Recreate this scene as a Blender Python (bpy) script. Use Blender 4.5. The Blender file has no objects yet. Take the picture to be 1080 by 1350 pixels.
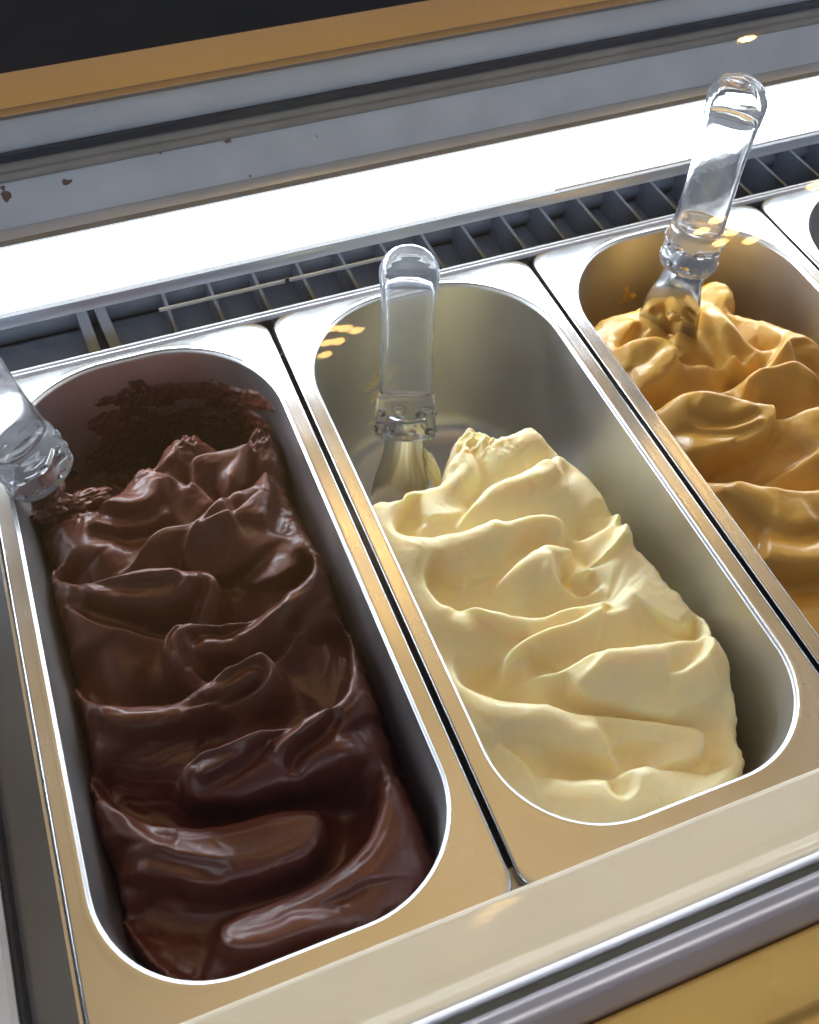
import bpy, bmesh, math, random
import numpy as np
from mathutils import Vector, Matrix
random.seed(7); np.random.seed(7)
S = bpy.context.scene
COL = S.collection

# ------------------------------------------------------------------ camera
F_PX = 1336.64; CX, CY = 540.0, 675.0          # measured focal length for the 1080x1350 frame
RC = np.array([[0.93221769, 0.27660076, -0.23337137],
               [-0.36155163, 0.74002465, -0.56713661],
               [0.01583015, 0.61307058, 0.78986953]])
CAM = np.array([-0.0916507, -0.4500616, 0.4000903])
cam = bpy.data.cameras.new('camera'); co = bpy.data.objects.new('camera', cam); COL.objects.link(co)
M4 = Matrix([list(RC[i]) + [CAM[i]] for i in range(3)] + [[0, 0, 0, 1]]); co.matrix_world = M4
cam.sensor_fit = 'VERTICAL'; cam.sensor_height = 36.0; cam.lens = 36.0 * F_PX / 1350.0
cam.clip_start = 0.01; cam.clip_end = 60
cam.dof.use_dof = True; cam.dof.focus_distance = 0.50; cam.dof.aperture_fstop = 16
S.camera = co

# ------------------------------------------------------------------ light
w = bpy.data.worlds.new('World'); S.world = w; w.use_nodes = True
bg = w.node_tree.nodes['Background']; bg.inputs[0].default_value = (0.50, 0.62, 0.88, 1); bg.inputs[1].default_value = 0.14
S.view_settings.view_transform = 'Standard'; S.view_settings.look = 'None'
S.view_settings.exposure = 0.20; S.view_settings.gamma = 1.0
S.cycles.max_bounces = 12; S.cycles.transmission_bounces = 12; S.cycles.transparent_max_bounces = 12
S.cycles.sample_clamp_indirect = 4.0


def area(name, loc, target, sx, sy, power, color, spread=180):
    L = bpy.data.lights.new(name, 'AREA'); L.shape = 'RECTANGLE'; L.size = sx; L.size_y = sy
    L.energy = power; L.color = color; L.spread = math.radians(spread)
    o = bpy.data.objects.new(name, L); COL.objects.link(o); o.location = loc
    o.rotation_euler = (Vector(target) - Vector(loc)).to_track_quat('-Z', 'Y').to_euler()
    return o


# broad warm ceiling light of the shop, falling straight down
area('warm_shop_ceiling_light', (0.35, 0.3, 2.2), (0.0, -0.3, 0), 7.0, 7.0, 27, (1.0, 0.63, 0.19), 80)


# ------------------------------------------------------------------ helpers
def ray(u, v):
    return RC @ np.array([(u - CX) / F_PX, -(v - CY) / F_PX, -1.0])


def at(u, v, z=None, y=None, x=None):
    d = ray(u, v)
    if z is not None: t = (z - CAM[2]) / d[2]
    elif y is not None: t = (y - CAM[1]) / d[1]
    else: t = (x - CAM[0]) / d[0]
    return CAM + t * d


def mesh_obj(name, verts, faces, mat, parent=None, smooth=True):
    me = bpy.data.meshes.new(name); me.from_pydata([tuple(v) for v in verts], [], faces); me.update()
    if mat: me.materials.append(mat)
    if smooth: me.polygons.foreach_set('use_smooth', [True] * len(me.polygons))
    o = bpy.data.objects.new(name, me); COL.objects.link(o)
    if parent: o.parent = parent
    return o


def fix_normals(o):
    bm = bmesh.new(); bm.from_mesh(o.data); bmesh.ops.recalc_face_normals(bm, faces=bm.faces); bm.to_mesh(o.data); bm.free()
    return o


def tag(o, label=None, cat=None, group=None, kind=None):
    if label: o['label'] = label
    if cat: o['category'] = cat
    if group: o['group'] = group
    if kind: o['kind'] = kind
    return o


def empty(name, loc, label, cat, group=None):
    o = bpy.data.objects.new(name, None); COL.objects.link(o); o.location = loc; o.empty_display_size = 0.01
    return tag(o, label, cat, group)


def to_local(o, parent):
    """keep world placement of a mesh authored in world coordinates"""
    o.parent = parent
    o.matrix_parent_inverse = Matrix.Translation(parent.location).inverted()
    return o


def smooth_path(pts, n=6, closed=False):
    P = [np.array(p, float) for p in pts]; out = []
    N = len(P)
    for i in range(N - (0 if closed else 1)):
        if closed: a, b, c, d = P[i - 1], P[i], P[(i + 1) % N], P[(i + 2) % N]
        else: a, b, c, d = P[max(i - 1, 0)], P[i], P[i + 1], P[min(i + 2, N - 1)]
        for k in range(n):
            t = k / n
            out.append(0.5 * ((2 * b) + (c - a) * t + (2 * a - 5 * b + 4 * c - d) * t * t + (3 * b - a - 3 * c + d) * t ** 3))
    if not closed: out.append(P[-1])
    return np.array(out)


def extrude_x(name, prof, x0, x1, mat, parent=None, nx=1, rnd=0.0, smooth=False):
    """prof: closed list of (y,z); extruded along the counter"""
    bm = bmesh.new(); loops = []
    for i in range(nx + 1):
        x = x0 + (x1 - x0) * i / nx
        loops.append([bm.verts.new((x, p[0], p[1])) for p in prof])
    n = len(prof)
    for a, b in zip(loops[:-1], loops[1:]):
        for k in range(n): bm.faces.new((a[k], a[(k + 1) % n], b[(k + 1) % n], b[k]))
    bm.faces.new(loops[0][::-1]); bm.faces.new(loops[-1])
    bmesh.ops.recalc_face_normals(bm, faces=bm.faces)
    if rnd > 0:
        es = [e for e in bm.edges if abs(e.verts[0].co.x - e.verts[1].co.x) > 1e-6 and len(e.link_faces) == 2 and e.calc_face_angle(0) > 0.35]
        bmesh.ops.bevel(bm, geom=es, offset=rnd, segments=3, profile=0.5, affect='EDGES')
    me = bpy.data.meshes.new(name); bm.to_mesh(me); bm.free()
    me.materials.append(mat)
    if smooth or rnd > 0:
        for p in me.polygons: p.use_smooth = True
        try: me.set_sharp_from_angle(angle=math.radians(40))
        except Exception: pass
    o = bpy.data.objects.new(name, me); COL.objects.link(o)
    if parent: to_local(o, parent)
    return o


def box(name, a, b, mat, parent=None, bev=0.0006):
    bm = bmesh.new(); bmesh.ops.create_cube(bm, size=1)
    for v in bm.verts: v.co = Vector([(a[i] + b[i]) / 2 + v.co[i] * (b[i] - a[i]) for i in range(3)])
    if bev: bmesh.ops.bevel(bm, geom=list(bm.edges), offset=bev, segments=2, affect='EDGES')
    me = bpy.data.meshes.new(name); bm.to_mesh(me); bm.free(); me.materials.append(mat)
    o = bpy.data.objects.new(name, me); COL.objects.link(o)
    if parent: to_local(o, parent)
    return o


def hash2(ix, iy, seed):
    n = (ix.astype(np.int64) * 374761393 + iy.astype(np.int64) * 668265263 + seed * 1442695041) & 0x7fffffff
    n = ((n ^ (n >> 13)) * 1274126177) & 0x7fffffff
    n = (n ^ (n >> 16)) & 0xffff
    return n / 65535.0


def vnoise(x, y, seed=0):
    ix = np.floor(x); iy = np.floor(y); fx = x - ix; fy = y - iy
    fx = fx * fx * fx * (fx * (fx * 6 - 15) + 10); fy = fy * fy * fy * (fy * (fy * 6 - 15) + 10)
    a = hash2(ix, iy, seed); b = hash2(ix + 1, iy, seed); c = hash2(ix, iy + 1, seed); d = hash2(ix + 1, iy + 1, seed)
    return (a + (b - a) * fx) * (1 - fy) + (c + (d - c) * fx) * fy - 0.5


def fbm(x, y, seed=0, o=4):
    s = 0; a = 1.0
    for k in range(o):
        s = s + a * vnoise(x * 2 ** k + 17.3 * k, y * 2 ** k - 9.1 * k, seed + k); a *= 0.5
    return s


# ------------------------------------------------------------------ materials
class NT:
    def __init__(s, name):
        s.m = bpy.data.materials.new(name); s.m.use_nodes = True; s.t = s.m.node_tree
        s.b = s.t.nodes['Principled BSDF']; s.o = s.t.nodes['Material Output']
        s.tc = s.t.nodes.new('ShaderNodeTexCoord')

    def n(s, typ, **kw):
        nd = s.t.nodes.new(typ)
        for k, v in kw.items():
            if k in nd.inputs: nd.inputs[k].default_value = v
            else: setattr(nd, k, v)
        return nd

    def l(s, a, b): s.t.links.new(a, b)

    def noise(s, scale, detail=3, stretch=(1, 1, 1), rough=0.5):
        mp = s.n('ShaderNodeMapping'); mp.inputs['Scale'].default_value = stretch
        s.l(s.tc.outputs['Object'], mp.inputs[0])
        nz = s.n('ShaderNodeTexNoise'); nz.inputs['Scale'].default_value = scale
        nz.inputs['Detail'].default_value = detail; nz.inputs['Roughness'].default_value = rough
        s.l(mp.outputs[0], nz.inputs['Vector']); return nz.outputs['Fac']

    def ramp(s, fac, stops):
        r = s.n('ShaderNodeValToRGB'); e = r.color_ramp.elements
        while len(e) < len(stops): e.new(0.5)
        for i, (p, c) in enumerate(stops):
            e[i].position = p; e[i].color = c if len(c) == 4 else (*c, 1)
        s.l(fac, r.inputs[0]); return r.outputs[0]

    def rng(s, fac, a, b, lo=0.0, hi=1.0):
        r = s.n('ShaderNodeMapRange'); r.inputs[1].default_value = lo; r.inputs[2].default_value = hi
        r.inputs[3].default_value = a; r.inputs[4].default_value = b; s.l(fac, r.inputs[0]); return r.outputs[0]

    def bump(s, fac, dist, strength=1.0, prev=None):
        b = s.n('ShaderNodeBump'); b.inputs['Distance'].default_value = dist; b.inputs['Strength'].default_value = strength
        s.l(fac, b.inputs['Height'])
        if prev is not None: s.l(prev, b.inputs['Normal'])
        return b.outputs[0]


def simple(name, col, rough=0.5, metal=0.0, var=0.12, scale=30, bump=0.0):
    t = NT(name); t.b.inputs['Metallic'].default_value = metal
    f = t.noise(scale, 4)
    t.l(t.ramp(f, [(0.3, tuple(c * (1 - var) for c in col)), (0.7, tuple(min(1, c * (1 + var)) for c in col))]), t.b.inputs['Base Color'])
    t.l(t.rng(t.noise(scale * 2.3, 4), rough * 0.85, rough * 1.2, 0.3, 0.7), t.b.inputs['Roughness'])
    if bump: t.l(t.bump(t.noise(scale * 8, 3), bump), t.b.inputs['Normal'])
    return t.m


def steel_mat(name, stretch, base=0.60, rough=0.27):
    t = NT(name); t.b.inputs['Metallic'].default_value = 1.0
    f = t.noise(60, 5, stretch, 0.6); g = t.noise(14, 4)
    t.l(t.ramp(g, [(0.3, (base * 0.9, base * 0.905, base * 0.92)), (0.7, (base * 1.08, base * 1.08, base * 1.09))]), t.b.inputs['Base Color'])
    ad = t.n('ShaderNodeMath', operation='ADD'); t.l(t.rng(f, -0.012, 0.012, 0.3, 0.7), ad.inputs[0]); t.l(t.rng(g, rough - 0.06, rough + 0.08, 0.3, 0.7), ad.inputs[1])
    t.l(ad.outputs[0], t.b.inputs['Roughness'])
    n2 = t.bump(t.noise(14, 2), 0.0006, 0.3)
    t.l(n2, t.b.inputs['Normal'])
    return t.m


STEEL = steel_mat('brushed_pan_steel', (9, 0.6, 9), 0.52, 0.23)
STEEL_IN = steel_mat('satin_basin_steel', (1, 1, 6), 0.64, 0.38)
STEEL_D = steel_mat('dull_case_steel', (9, 0.6, 9), 0.36, 0.30)
BLADE = steel_mat('polished_blade_steel', (9, 9, 0.6), 0.62, 0.16)


def gelato_mat(name, c1, c2, rough, sss, rad, scale, coat=0.0, bstr=0.5, spec=0.5):
    t = NT(name)
    f = t.noise(38, 4); g = t.noise(420, 3, (1, 1, 1), 0.6)
    t.l(t.ramp(f, [(0.32, c1), (0.68, c2)]), t.b.inputs['Base Color'])
    t.l(t.rng(t.noise(90, 4), rough * 0.8, rough * 1.3, 0.3, 0.7), t.b.inputs['Roughness'])
    t.b.inputs['Subsurface Weight'].default_value = sss
    t.b.inputs['Subsurface Radius'].default_value = rad; t.b.inputs['Subsurface Scale'].default_value = scale
    t.b.inputs['Coat Weight'].default_value = coat; t.b.inputs['Coat Roughness'].default_value = 0.18
    t.b.inputs['Specular IOR Level'].default_value = spec
    n1 = t.bump(g, 0.00022, bstr); n2 = t.bump(t.noise(130, 3), 0.0006, bstr * 0.8, n1)
    t.l(n2, t.b.inputs['Normal'])
    return t.m


CHOC = gelato_mat('dark_chocolate_gelato', (0.084, 0.023, 0.012), (0.112, 0.032, 0.017), 0.38, 0.2, (1.0, 0.4, 0.25), 0.003, 0.05, 0.03, 0.45)
VAN = gelato_mat('cream_vanilla_gelato', (0.985, 0.82, 0.47), (0.99, 0.865, 0.56), 0.40, 0.5, (1.0, 0.6, 0.22), 0.008, 0.05, 0.25, 0.4)
CARA = gelato_mat('caramel_gelato', (0.52, 0.295, 0.055), (0.60, 0.35, 0.075), 0.37, 0.5, (1.0, 0.5, 0.18), 0.004, 0.12, 0.3, 0.42)

GREY_PAINT = simple('pale_blue_grey_paint', (0.44, 0.48, 0.56), 0.38, 0.0, 0.07, 40, 0.00005)
FRAME_ALU = simple('satin_aluminium_frame', (0.50, 0.55, 0.64), 0.34, 0.55, 0.06, 20)
SEAL = simple('tan_grey_rubber_seal', (0.22, 0.205, 0.19), 0.42, 0.0, 0.1, 30)
BLACK = simple('black_rubber', (0.008, 0.008, 0.012), 0.5, 0.0, 0.2, 30)
GRILLE = simple('slate_blue_plastic', (0.020, 0.024, 0.033), 0.45, 0.0, 0.12, 50)
DUCT = simple('dark_blue_duct_plastic', (0.009, 0.011, 0.016), 0.5, 0.0, 0.2, 50)
CREAM = simple('cream_moulded_plastic', (0.42, 0.35, 0.245), 0.33, 0.0, 0.03, 20)
_cb = CREAM.node_tree.nodes['Principled BSDF']; _cb.inputs['Coat Weight'].default_value = 0.3; _cb.inputs['Coat Roughness'].default_value = 0.07
CHROME = simple('polished_rail_aluminium', (0.84, 0.81, 0.86), 0.38, 0.25, 0.05, 20)
OLIVE = simple('olive_glazing_gasket', (0.10, 0.085, 0.055), 0.45, 0.0, 0.1, 20)
GOLD = simple('golden_yellow_laminate', (0.97, 0.64, 0.18), 0.25, 0.0, 0.06, 9)
GOLD.node_tree.nodes['Principled BSDF'].inputs['Coat Weight'].default_value = 1.0
GOLD.node_tree.nodes['Principled BSDF'].inputs['Coat Roughness'].default_value = 0.03
DARK = simple('black_shop_floor', (0.012, 0.011, 0.013), 0.35, 0.0, 0.3, 3)
WHITE_ROD = simple('pale_rod_white', (0.50, 0.50, 0.50), 0.4, 0.0, 0.05, 60)
RUST = simple('brown_food_stain', (0.10, 0.05, 0.03), 0.6, 0.0, 0.4, 400)


def emit_mat(name, col, st):
    t = NT(name); t.b.inputs['Emission Color'].default_value = (*col, 1); t.b.inputs['Emission Strength'].default_value = st
    t.b.inputs['Base Color'].default_value = (0.8, 0.8, 0.8, 1); return t.m


LED = emit_mat('cool_white_led_diffuser', (0.80, 0.89, 1.0), 26.0)
BULB = emit_mat('warm_filament_bulb', (1.0, 0.60, 0.18), 60.0)


def clear_plastic():
    t = NT('clear_polycarbonate'); b = t.b
    b.inputs['Base Color'].default_value = (0.975, 0.985, 0.995, 1); b.inputs['Transmission Weight'].default_value = 1.0
    b.inputs['IOR'].default_value = 1.42; t.l(t.rng(t.noise(60, 4), 0.02, 0.16, 0.35, 0.7), b.inputs['Roughness'])
    n1 = t.bump(t.noise(45, 3), 0.0012, 0.4); t.l(n1, b.inputs['Normal'])
    d = t.n('ShaderNodeBsdfTranslucent'); d.inputs[0].default_value = (0.78, 0.84, 0.92, 1)
    e = t.n('ShaderNodeBsdfDiffuse'); e.inputs[0].default_value = (0.70, 0.76, 0.84, 1)
    m0 = t.n('ShaderNodeMixShader'); m0.inputs[0].default_value = 0.5; t.l(d.outputs[0], m0.inputs[1]); t.l(e.outputs[0], m0.inputs[2])
    mx = t.n('ShaderNodeMixShader'); t.l(t.rng(t.noise(25, 3), 0.02, 0.09, 0.35, 0.7), mx.inputs[0])
    t.l(b.outputs[0], mx.inputs[1]); t.l(m0.outputs[0], mx.inputs[2]); t.l(mx.outputs[0], t.o.inputs[0])
    return t.m


CLEAR = clear_plastic()


def pane_mat():
    t = NT('clear_case_glass'); t.t.nodes.remove(t.b)
    tr = t.n('ShaderNodeBsdfTransparent'); tr.inputs[0].default_value = (0.985, 0.99, 0.985, 1)
    gl = t.n('ShaderNodeBsdfGlossy'); gl.inputs['Roughness'].default_value = 0.03; gl.inputs[0].default_value = (1, 1, 1, 1)
    fr = t.n('ShaderNodeFresnel'); fr.inputs[0].default_value = 1.27
    mx = t.n('ShaderNodeMixShader'); t.l(fr.outputs[0], mx.inputs[0]); t.l(tr.outputs[0], mx.inputs[1]); t.l(gl.outputs[0], mx.inputs[2])
    t.l(mx.outputs[0], t.o.inputs[0]); return t.m


PANE = pane_mat()

# ------------------------------------------------------------------ pans
PITCH = 0.167
CENTRES = [-0.0835, 0.0835, 0.2505, 0.4175]
Y_BACK, Y_FRONT = -0.0035, -0.343            # ends of the opening
HW = 0.0745                                  # half width of the opening
YC = (Y_BACK + Y_FRONT) / 2; HL = (Y_BACK - Y_FRONT) / 2
R_BACK, R_FRONT = 0.063, 0.050


def ring(hx, yb, yf, rb, rf, z, cx=0.0, m=20, k=14, p=1.0):
    pts = []
    cs = [(hx - rb, yb - rb, rb, 0), (-hx + rb, yb - rb, rb, 1), (-hx + rf, yf + rf, rf, 2), (hx - rf, yf + rf, rf, 3)]
    arcs = []
    for (ax, ay, r, q) in cs:
        arcs.append([(ax + r * math.cos(math.pi / 2 * (q + i / m)), ay + r * math.sin(math.pi / 2 * (q + i / m))) for i in range(m + 1)])
    for i in range(4):
        pts += arcs[i]; a = arcs[i][-1]; b = arcs[(i + 1) % 4][0]
        for j in range(1, k): pts.append((a[0] + (b[0] - a[0]) * j / k, a[1] + (b[1] - a[1]) * j / k))
    return [(cx + x, y, z) for x, y in pts]


ROLL = 0.0018


def inset(z):
    d = -z
    if d < ROLL: return ROLL - math.sqrt(max(0, ROLL ** 2 - d * d))
    return ROLL + 0.05 * (d - ROLL)


def opening_ring(z, extra=0.0, cx=0.0, m=20, k=14):
    i = inset(z) + extra
    return ring(HW - i, Y_BACK - i, Y_FRONT + i, R_BACK - i * 0.8, R_FRONT - i * 0.8, z, cx, m, k)


def loft(rings, close_last=False):
    n = len(rings[0]); V = [p for r in rings for p in r]; Fc = []
    for a in range(len(rings) - 1):
        for k in range(n):
            k2 = (k + 1) % n
            Fc.append((a * n + k, a * n + k2, (a + 1) * n + k2, (a + 1) * n + k))
    if close_last:
        L = len(rings) - 1; c = np.mean(rings[-1], axis=0); V.append(tuple(c)); ci = len(V) - 1
        for k in range(n): Fc.append((L * n + k, L * n + (k + 1) % n, ci))
    return V, Fc


OX = 0.0822
def outer(off, z): return ring(OX - off, 0.0 - off, -0.3545 + off, 0.011, 0.011, z)
fl_rings = [outer(0.0006, -0.0075), outer(0.0, -0.007), outer(0.0, -0.0012), outer(0.0003, -0.0004), outer(0.0010, 0.0)]
a_, b_ = np.array(outer(0.0010, 0.0)), np.array(opening_ring(0.0, -0.0018))
for t in (0.12, 0.35, 0.65, 0.88): fl_rings.append([tuple(p) for p in a_ * (1 - t) + b_ * t])
fl_rings.append([tuple(p) for p in b_])
b2 = np.array(opening_ring(0.0, -0.0007)); b2[:, 2] = 0.0001; fl_rings.append([tuple(p) for p in b2])
b3 = np.array(opening_ring(0.0, 0.0003)); b3[:, 2] = -0.00002; fl_rings.append([tuple(p) for p in b3])
FL_V, FL_F = loft(fl_rings)
bs = [fl_rings[-1]]
for d in (0.0002, 0.0005, 0.0009, 0.0013, 0.0016, 0.0018, 0.003, 0.005, 0.008, 0.016, 0.03, 0.05, 0.07, 0.09, 0.105): bs.append(opening_ring(-d))
for e, z in ((0.002, -0.111), (0.006, -0.1155), (0.012, -0.118), (0.02, -0.119), (0.045, -0.119)): bs.append(opening_ring(-0.105, e)); bs[-1] = [(p[0], p[1], z) for p in bs[-1]]
BS_V, BS_F = loft(bs, True)

pan_labels = ['steel pan holding the dark chocolate gelato, at the left of the row',
              'steel pan holding the cream vanilla gelato, its back wall bare',
              'steel pan holding the caramel gelato, right of the vanilla pan',
              'steel pan cut off by the right edge, beyond the caramel pan']
pans = []
for i, cx in enumerate(CENTRES):
    p = empty('gelato_pan', (cx, 0, 0), pan_labels[i], 'pan', 'steel gelato pans in a row')
    if i == 0:
        fl = mesh_obj('flange', FL_V, FL_F, STEEL, p); fix_normals(fl)
        ba = mesh_obj('basin', BS_V, BS_F, STEEL_IN, p)
        for o in (fl, ba): pass
        sol = None
    else:
        for src in (fl, ba):
            c = src.copy(); COL.objects.link(c); c.parent = p
    pans.append(p)

# ------------------------------------------------------------------ gelato
STEP = 0.00052


def sd_open(X, Y):
    """signed distance (negative inside) to the pan opening, pan centred on x=0"""
    r = np.where(Y > YC, R_BACK, R_FRONT)
    qx = np.abs(X) - (HW - r); qy = np.abs(Y - YC) - (HL - r)
    return np.minimum(np.maximum(qx, qy), 0) + np.hypot(np.maximum(qx, 0), np.maximum(qy, 0)) - r


def poly_dist(X, Y, P):
    """unsigned distance, signed side (+ = left of travel), arc parameter"""
    best = np.full(X.shape, 1e9); side = np.ones(X.shape); par = np.zeros(X.shape)
    L = np.concatenate([[0], np.cumsum(np.hypot(*np.diff(P, axis=0).T))]); T = L[-1]
    for i in range(len(P) - 1):
        a, b = P[i], P[i + 1]; d = b - a; l2 = d @ d
        if l2 < 1e-14: continue
        px, py = X - a[0], Y - a[1]
        t = np.clip((px * d[0] + py * d[1]) / l2, 0, 1)
        dd = np.hypot(px - t * d[0], py - t * d[1]); m = dd < best - 1e-9
        cr = d[0] * py - d[1] * px
        best = np.where(m, dd, best); side = np.where(m, np.sign(cr), side)
        par = np.where(m, (L[i] + t * math.sqrt(l2)) / T, par)
    return best, side, par


def inside_poly(X, Y, P):
    ins = np.zeros(X.shape, bool); n = len(P)
    for i in range(n):
        x1, y1 = P[i]; x2, y2 = P[(i + 1) % n]
        if y1 == y2: continue
        c = ((Y < y1) != (Y < y2)) & (X < (x2 - x1) * (Y - y1) / (y2 - y1) + x1); ins ^= c
    return ins


def blur(A, s):
    r = int(3 * s) + 1; k = np.exp(-0.5 * (np.arange(-r, r + 1) / s) ** 2); k /= k.sum()
    for ax in (0, 1):
        B = np.pad(A, [(r, r) if a == ax else (0, 0) for a in (0, 1)], mode='edge'); out = 0
        for j, wt in enumerate(k):
            sl = [slice(None)] * 2; sl[ax] = slice(j, j + A.shape[ax]); out = out + wt * B[tuple(sl)]
        A = out
    return A


def build_gelato(name, mat, cx, zbase, outline, curves, lumps, floor_z, seed, edge_w=0.012, streak=0.00028, zo=None, creases=(), gain=1.75, wallslope=0.030):
    xs = np.arange(-HW, HW + STEP, STEP) + cx; ys = np.arange(Y_FRONT, Y_BACK + STEP, STEP)
    X, Y = np.meshgrid(xs, ys)
    H = zbase(X - cx, Y)
    wx = fbm(X * 60, Y * 60, seed, 3) * 0.0018; wy = fbm(X * 60, Y * 60, seed + 40, 3) * 0.0018
    Xw, Yw = X + wx, Y + wy
    sheet = 0
    for cv in curves:
        pts, A, lh, ll, sd = cv[:5]; A = A * gain; soft = cv[5] if len(cv) > 5 else 0.0008
        fade = cv[6] if len(cv) > 6 else (0.12, 0.12)
        W = []
        for (u, v) in pts:
            z = float(zbase(np.array(at(u, v, z=-0.02)[0] - cx), np.array(at(u, v, z=-0.02)[1]))) + A * 0.3
            W.append(at(u, v, z=z)[:2])
        P = smooth_path(W, 5)
        pad = max(lh, ll) * 3.2
        ix = np.where((xs > P[:, 0].min() - pad) & (xs < P[:, 0].max() + pad))[0]
        iy = np.where((ys > P[:, 1].min() - pad) & (ys < P[:, 1].max() + pad))[0]
        if len(ix) < 2 or len(iy) < 2: continue
        sl = (slice(iy[0], iy[-1] + 1), slice(ix[0], ix[-1] + 1))
        d, side, par = poly_dist(Xw[sl], Yw[sl], P)
        low = side * (1 if sd == 'L' else -1)           # +1 on the low side
        sdist = d * low
        env = np.clip(par / max(fade[0], 1e-3), 0, 1) * np.clip((1 - par) / max(fade[1], 1e-3), 0, 1)
        env = env * env * (3 - 2 * env)
        k = np.clip(sdist / soft, -1, 1) * 0.5 + 0.5      # 0 high side .. 1 low side
        k = k * k * (3 - 2 * k)
        r0 = min(0.0052, lh * 0.5)                       # rounded lip, then a long soft back
        lip = np.where(d < r0, 0.30 + 0.70 * np.sqrt(np.clip(1 - (1 - np.clip(d / r0, 0, 1)) ** 2, 0, 1)), np.exp(-((d - r0) / (lh * 1.15)) ** 2))
        b0 = ll * 0.42                                   # scooped bowl
        bowl = np.where(d < b0, 0.62 + 0.38 * np.sin(np.clip(d / b0, 0, 1) * math.pi / 2), np.exp(-((d - b0) / (ll * 1.05)) ** 2))
        H[sl] += A * env * (0.40 * lip * (1 - k) - 0.60 * bowl * k)
        dl = d * 1000
        ln = vnoise(dl * 0.85 + vnoise(par * 9, par * 0, seed + 2) * 1.2, par * 5, seed + 7) + 0.6 * vnoise(dl * 2.1, par * 8, seed + 8)
        H[sl] += env * streak * 1.6 * min(1, A / 0.012) * ln * (np.exp(-d / (lh * 1.1)) * (1 - k) + 0.5 * np.exp(-d / ll) * k)
    for (u, v, r, a, stretch, ang) in lumps:
        c = at(u, v, z=-0.025)
        ca, sa = math.cos(ang), math.sin(ang); dx, dy = Xw - c[0], Yw - c[1]
        e = (dx * ca + dy * sa) / (r * stretch); f = (-dx * sa + dy * ca) / r
        H += a * np.exp(-(e * e + f * f))
    Hs = blur(H, 1.3)
    # contour-following drag lines left by the spatula
    m = np.clip(fbm(X * 34, Y * 34, seed + 9, 2) * 2.2 + 0.35, 0, 1)
    q = Hs * 900 + X * 55 + fbm(X * 45, Y * 45, seed + 3, 2) * 1.6
    H = Hs + streak * m * (vnoise(q, q * 0 + X * 12, seed + 5) * 1.0 + 0.5 * vnoise(q * 2.7, X * 20, seed + 6))
    H += fbm(X * 220, Y * 220, seed + 21, 3) * 0.00016 + fbm(X * 40, Y * 40, seed + 22, 3) * 0.0009
    rough_patch = np.clip(fbm(X * 26, Y * 26, seed + 90, 3) * 2.6 - 0.25, 0, 1)
    H += rough_patch * fbm(X * 300, Y * 300, seed + 91, 2) * 0.00030
    pit = vnoise(X * 480, Y * 480, seed + 95) + 0.35 * vnoise(X * 90, Y * 90, seed + 96)
    H -= np.clip(pit - 0.52, 0, 1) * 0.0018                       # air pits
    # torn crumbly places
    for (u, v, r, a) in creases:
        c = at(u, v, z=-0.03); g = np.exp(-(((X - c[0]) ** 2 + (Y - c[1]) ** 2) / r ** 2))
        rid = 1 - np.abs(fbm(X * 190, Y * 190, seed + 31, 4)) * 3.2
        H += g * a * rid
    # loaf outline
    O = np.array([at(u, v, z=(zo if zo is not None else -0.028))[:2] for u, v in outline]); O = smooth_path(O, 4, True)
    jag = fbm(X * 130, Y * 130, seed + 60, 4) * 0.0022
    ins = inside_poly(X, Y, O); d, _, _ = poly_dist(X, Y, np.vstack([O, O[:1]]))
    sdi = np.where(ins, d, -d) + jag
    t = np.clip(sdi / edge_w, 0, 1); prof = np.sqrt(np.clip(1 - (1 - t) ** 2, 0, 1))
    drop = 0.016
    top = H - drop * (1 - prof)
    o = np.clip(-sdi / 0.006, 0, 6)
    fl = floor_z + fbm(X * 55, Y * 55, seed + 70, 4) * 0.010
    below = np.maximum(top - o * wallslope * (1 + 0.25 * fbm(X * 90, Y * 90, seed + 80, 3)), fl)
    Z = np.where(sdi >= 0, top, below)
    Z = blur(Z, 0.6)
    ins_z = np.where(-Z < ROLL, 0.6 * ROLL, ROLL + 0.05 * (-Z - ROLL))
    keep = sd_open(X - cx, Y) < -(ins_z) + 0.0012
    ny, nx = X.shape
    idx = np.full(X.shape, -1, np.int64)
    quad = keep[:-1, :-1] & keep[1:, :-1] & keep[:-1, 1:] & keep[1:, 1:]
    used = np.zeros_like(keep); used[:-1, :-1] |= quad; used[1:, :-1] |= quad; used[:-1, 1:] |= quad; used[1:, 1:] |= quad
    idx[used] = np.arange(used.sum())
    V = np.stack([X[used] - cx, Y[used], Z[used]], 1)
    Q = np.stack([idx[:-1, :-1][quad], idx[:-1, 1:][quad], idx[1:, 1:][quad], idx[1:, :-1][quad]], 1)
    me = bpy.data.meshes.new(name); me.vertices.add(len(V)); me.vertices.foreach_set('co', V.astype(np.float32).ravel())
    me.loops.add(len(Q) * 4); me.polygons.add(len(Q)); me.loops.foreach_set('vertex_index', Q.astype(np.int32).ravel())
    me.polygons.foreach_set('loop_start', np.arange(0, len(Q) * 4, 4, dtype=np.int32)); me.polygons.foreach_set('loop_total', np.full(len(Q), 4, np.int32))
    me.update(calc_edges=True); me.validate(); me.polygons.foreach_set('use_smooth', np.ones(len(Q), bool)); me.materials.append(mat)
    ob = bpy.data.objects.new(name, me); COL.objects.link(ob); ob.location = (cx, 0, 0)
    return ob


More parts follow.
